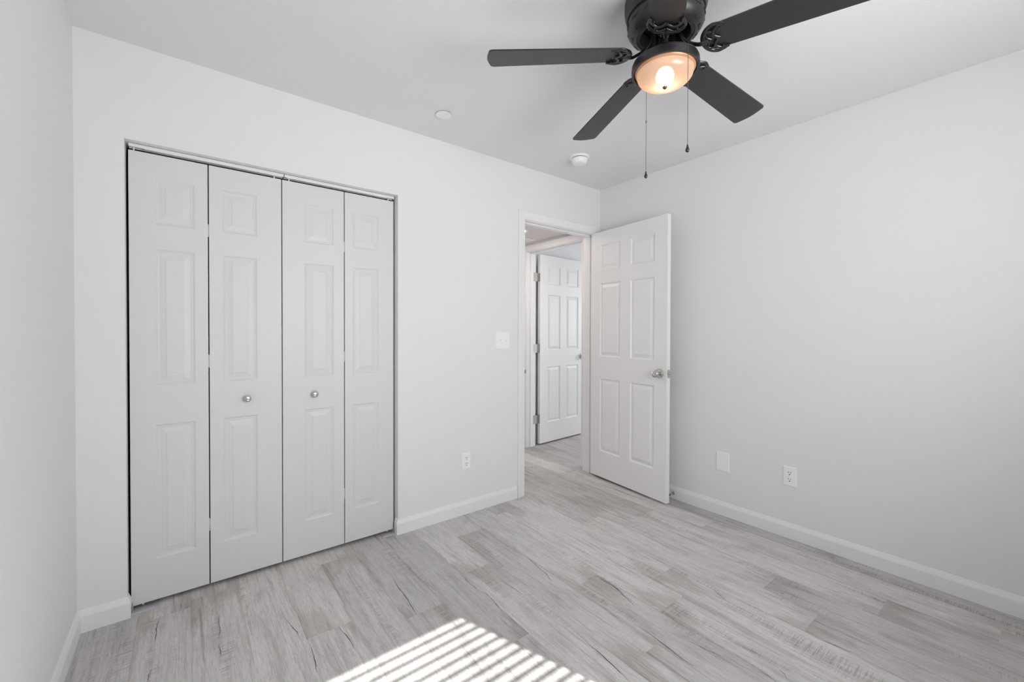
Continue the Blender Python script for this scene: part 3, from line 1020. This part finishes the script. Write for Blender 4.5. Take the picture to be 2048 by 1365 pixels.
# louvre slots around the lower band
for k_ in range(14):
    a = 2 * math.pi * (k_ + 0.3) / 14
    for hw_, hh, mx in ((0.014, 0.0045, Matrix.Rotation(a, 4, 'Z') @ T((0.1330, 0, fz(2.350)))),
                        (0.013, 0.004, Matrix.Rotation(a + 0.22, 4, 'Z') @ T((0.1150, 0, fz(2.3165))) @ Matrix.Rotation(R(52), 4, 'Y'))):
        bm = new()
        box(bm, (-0.0020, -hw_, -hh), (0.0016, hw_, hh), mx=mx)
        obj('vent_slot', bm, M['slot'], fan)
# flywheel with bolts inside the opening
bm = new()
lathe(bm, lz([(0.0, 2.380), (0.078, 2.380), (0.078, 2.356), (0.070, 2.350), (0.050, 2.350), (0.046, 2.358), (0.0, 2.358)]), 64)
for k_ in range(10):
    a = 2 * math.pi * k_ / 10 + 0.2
    lathe(bm, [(0, 0), (0.0045, 0), (0.0045, -0.005), (0.003, -0.007), (0, -0.007)], 10, T((0.060 * math.cos(a), 0.060 * math.sin(a), fz(2.350))))
obj('flywheel', bm, M['blackgloss'], fan, smooth=True, auto=38)
# switch housing column and light pan
bm = new()
lathe(bm, lz([(0.0, 2.362), (0.026, 2.362), (0.026, 2.322), (0.012, 2.318), (0.0115, 2.262), (0.0125, 2.258), (0.021, 2.254), (0.0215, 2.236), (0.0215, 2.226), (0.0, 2.226)]), 48)
obj('switch_housing', bm, M['black'], fan, smooth=True, auto=38)
bm = new()
lathe(bm, lz([(0.0, 2.2335), (0.035, 2.2335), (0.070, 2.229), (0.101, 2.2205), (0.113, 2.212), (0.1172, 2.203), (0.1182, 2.190), (0.1172, 2.180),
              (0.114, 2.1775), (0.1088, 2.179), (0.108, 2.186), (0.107, 2.205), (0.09, 2.214), (0.0, 2.216)]), 96)
obj('light_pan', bm, M['black'], fan, smooth=True, auto=38)
# bowl: thin glass, collar toned darker for its weaker glow, then paler lens
bm = new()
lathe(bm, lz([(0.1078, 2.192), (0.1074, 2.184), (0.1035, 2.178), (0.0985, 2.1745), (0.0980, 2.178), (0.102, 2.1815), (0.105, 2.192), (0.1078, 2.192)]), 96, cap=False)
obj('bowl_collar', bm, M['copper'], fan, smooth=True, auto=50)
bm = new()
pr = [(0.0988, 2.1765), (0.0988, 2.172)]
for k_ in range(1, 15):
    a = k_ / 14 * math.pi / 2
    pr.append((0.0984 * math.cos(a) ** 0.8 if k_ < 14 else 0, 2.1710 - 0.047 * math.sin(a)))
lathe(bm, lz(pr), 96, cap=False)
bowl = obj('bowl', bm, M['bowl'], fan, smooth=True, auto=50)
bowl['label'] = 'frosted amber glass bowl, glowing'
bm = new()
lathe(bm, lz([(0, 2.1255), (0.0075, 2.1245), (0.0085, 2.1205), (0.006, 2.1175), (0.003, 2.115), (0, 2.1145)]), 20)
obj('finial', bm, M['bronze'], fan, smooth=True)
bm = new()
bmesh.ops.create_uvsphere(bm, u_segments=24, v_segments=16, radius=0.031, matrix=T((0.0, 0.0, fz(2.163))))
obj('bulb', bm, M['bulb'], fan, smooth=True)

PH0 = R(141.8)
BP_ = R(-11)


def make_blade(parent_ang, droop, first=None):
    """blade iron + blade, pointing to local +x, placed by a rotation about the fan's axis"""
    rot = Matrix.Rotation(parent_ang, 4, 'Z')
    tilt = T((0.16, 0, fz(2.236))) @ Matrix.Rotation(R(droop), 4, 'Y') @ Matrix.Rotation(BP_, 4, 'X') @ T((-0.16, 0, 0))
    mx = rot @ tilt
    # blade
    bm = new()
    outl = []
    r0, r1 = 0.136, 0.650
    for k_ in range(13):            # rounded root
        a = math.pi / 2 + math.pi * k_ / 12
        outl.append((r0 + 0.035 + 0.035 * math.cos(a) , 0.053 * math.sin(a)))
    hw = 0.0655
    cr_ = 0.016
    outl.append((r1 - cr_ - 0.004, -hw))
    for k_ in range(1, 7):
        a = -math.pi / 2 + math.pi / 2 * k_ / 6
        outl.append((r1 - 0.008 - cr_ + cr_ * math.cos(a), -hw + cr_ + cr_ * math.sin(a)))
    for k_ in range(1, 6):
        u = k_ / 6
        outl.append((r1 - 0.008 + 0.008 * math.sin(math.pi * u), -hw + cr_ + (2 * hw - 2 * cr_) * u))
    for k_ in range(0, 7):
        a = math.pi / 2 * k_ / 6
        outl.append((r1 - 0.008 - cr_ + cr_ * math.cos(a), hw - cr_ + cr_ * math.sin(a)))
    lo = [bm.verts.new((x, y, 0.0)) for x, y in outl]
    hi = [bm.verts.new((x, y, 0.0055)) for x, y in outl]
    n_ = len(outl)
    bm.faces.new(lo)
    bm.faces.new(hi)
    for k_ in range(n_):
        j = (k_ + 1) % n_
        bm.faces.new((lo[k_], lo[j], hi[j], hi[k_]))
    bl = obj('blade', bm, M['blade'], fan, bevel=0.001)
    bl.matrix_local = mx
    # iron: arm from the flywheel, horseshoe plate hugging the root, scrolls
    bm = new()
    inv = (Matrix.Rotation(R(droop), 4, 'Y') @ Matrix.Rotation(BP_, 4, 'X')).inverted()
    st = T((0.16, 0, 0)) @ inv @ T((-0.16, 0, -fz(2.236)))
    hub = [Vector((0.044, 0, fz(2.352))), Vector((0.048, 0, fz(2.315))), Vector((0.060, 0, fz(2.280))), Vector((0.082, 0, fz(2.252))), Vector((0.104, 0, fz(2.237)))]
    pts = [st @ v for v in hub] + [Vector((0.124, 0, -0.008)), Vector((0.148, 0, -0.005))]
    tube(bm, spline(pts, 5), 0.0085, 10, flat=0.6)
    # flat three-lobed plate under the root of the blade
    rim = []
    n_before = len(bm.verts)
    for k_ in range(15):
        a = math.pi / 2 + math.pi * k_ / 14
        rim.append((0.166 + 0.040 + 0.047 * math.cos(a), 0.0585 * math.sin(a), -0.003))
    rim = [(0.236, 0.050, -0.003)] + rim + [(0.236, -0.050, -0.003)]
    tube(bm, spline(rim, 2), [0.003] + [0.006] * (2 * (len(rim) - 1) - 1) + [0.003], 10, flat=0.75)
    for s in (1, -1):
        tube(bm, spline([(0.236, 0.050 * s, -0.004), (0.212, 0.047 * s, -0.005), (0.196, 0.030 * s, -0.006), (0.200, 0.012 * s, -0.006), (0.214, 0.0, -0.006)], 5), 0.0046, 8, flat=0.8)
        tube(bm, spline([(0.196, 0.030 * s, -0.005), (0.182, 0.036 * s, -0.005), (0.172, 0.028 * s, -0.005), (0.176, 0.012 * s, -0.005), (0.186, 0.0, -0.005)], 5), 0.0040, 8, flat=0.8)
        tube(bm, spline([(0.168, 0.0, -0.005), (0.166, 0.020 * s, -0.005), (0.172, 0.036 * s, -0.005), (0.184, 0.047 * s, -0.004)], 5), 0.0042, 8, flat=0.8)
    for x, y in ((0.219, 0.040), (0.219, -0.040), (0.207, 0.0)):
        lathe(bm, [(0, -0.004), (0.0045, -0.0045), (0.004, -0.0085), (0, -0.0095)], 12, T((x, y, 0)))
    bmesh.ops.translate(bm, vec=(-0.031, 0, 0), verts=bm.verts[n_before:])
    ir = obj('blade_iron', bm, M['blackgloss'], fan, smooth=True, auto=45)
    ir.matrix_local = mx
    ir['label'] = 'glossy scrolled blade bracket'
    return bl


for k_, dr in enumerate((1.5, 3.6, 3.2, 1.5, 1.0)):
    make_blade(PH0 - k_ * R(72), dr)

# pull chains: bead chain with a teardrop fob
for (cx_, cy_), ztop, zend, zc in (((-1.485, -1.644), 2.205, 1.838, None), ((-1.401, -1.423), 2.19, 1.831, 2.052)):
    bm = new()
    z_ = ztop
    while z_ > zend + 0.028:
        bmesh.ops.create_icosphere(bm, subdivisions=1, radius=0.0014, matrix=T((cx_ - FX, cy_ - FY, fz(z_))))
        z_ -= 0.0034
    lathe(bm, [(0.0005, fz(zend + 0.026)), (0.0005, fz(ztop))], 6, T((cx_ - FX, cy_ - FY, 0)))
    if zc:
        lathe(bm, [(0, fz(zc + 0.005)), (0.0024, fz(zc + 0.004)), (0.0024, fz(zc - 0.004)), (0, fz(zc - 0.005))], 10, T((cx_ - FX, cy_ - FY, 0)))
    ch = obj('pull_chain', bm, M['chain'], fan, smooth=True)
    bm = new()
    lathe(bm, [(0, fz(zend + 0.028)), (0.0022, fz(zend + 0.026)), (0.003, fz(zend + 0.020)), (0.0065, fz(zend + 0.009)), (0.0062, fz(zend + 0.004)), (0.003, fz(zend)), (0, fz(zend - 0.0005))], 20, T((cx_ - FX, cy_ - FY, 0)))
    obj('fob', bm, M['blackgloss'], ch, smooth=True)

# ------------------------------------------------------------------ bedroom window and blind (behind the viewpoint, throws the striped sun patch)
def window(name, x0, x1, z0, z1, yo, label):
    t = thing(name, label, 'window', ((x0 + x1) / 2, yo, z0), 0, kind='structure')
    cx = (x0 + x1) / 2
    bm = new()
    fw_ = 0.035
    for a, c_ in (((x0, 0, 0), (x0 + fw_, 0.05, z1 - z0)), ((x1 - fw_, 0, 0), (x1, 0.05, z1 - z0)), ((x0, 0, 0), (x1, 0.05, fw_)),
                  ((x0, 0, z1 - z0 - fw_), (x1, 0.05, z1 - z0))):
        box(bm, (a[0] - cx, a[1], a[2]), (c_[0] - cx, c_[1], c_[2]))
    obj('window_frame', bm, M['plastic'], t, bevel=0.002)
    bm = new()
    box(bm, (x0 - cx + fw_, 0.020, fw_), (x1 - cx - fw_, 0.024, z1 - z0 - fw_))
    obj('pane', bm, M['glass'], t)
    return t


window('window_1', WX0, WX1, WZ0, WZ1, YF - 0.14, 'bedroom window behind the viewpoint')
w2 = window('window_2', -0.95, 0.25, 0.9, 2.0, 0, 'window of the room beyond the hall')
w2.location = (3.19, -0.35, 0.9)
w2.rotation_euler = (0, 0, R(90))
window('added_hall_window', -1.02, -0.22, 0.85, 1.85, 3.04, 'unseen window added at the hall end to go with the hall fill lamp')  # made-up opening, added to account for the hall fill lamp
bl = thing('window_blind', 'white horizontal slat blind in the bedroom window', 'blind', ((WX0 + WX1) / 2, YF - 0.05, WZ1))
bw = (WX1 - WX0) / 2 - 0.01
bm = new()
box(bm, (-bw, -0.025, -0.030), (bw, 0.025, -0.001))
obj('headrail', bm, M['vinyl'], bl, bevel=0.002)
bm = new()
PITCH, SW, TILT = 0.0372, 0.050, R(20.5)
z_ = -0.052
while z_ > -(WZ1 - WZ0) + 0.03:
    vs = box(bm, (-bw, -SW / 2, -0.0012), (bw, SW / 2, 0.0012))
    bmesh.ops.transform(bm, matrix=T((0, 0, z_)) @ Matrix.Rotation(-TILT, 4, 'X'), verts=vs)
    z_ -= PITCH
obj('slats', bm, M['vinyl'], bl)
bm = new()
box(bm, (-bw, -0.022, -(WZ1 - WZ0) + 0.005), (bw, 0.022, -(WZ1 - WZ0) + 0.022))
obj('bottom_rail', bm, M['vinyl'], bl, bevel=0.002)
for x in (-bw + 0.15, 0, bw - 0.15):
    bm = new()
    lathe(bm, [(0.0007, -(WZ1 - WZ0) + 0.01), (0.0007, -0.01)], 6, T((x, 0.026, 0)))
    obj('cord', bm, M['vinyl'], bl)
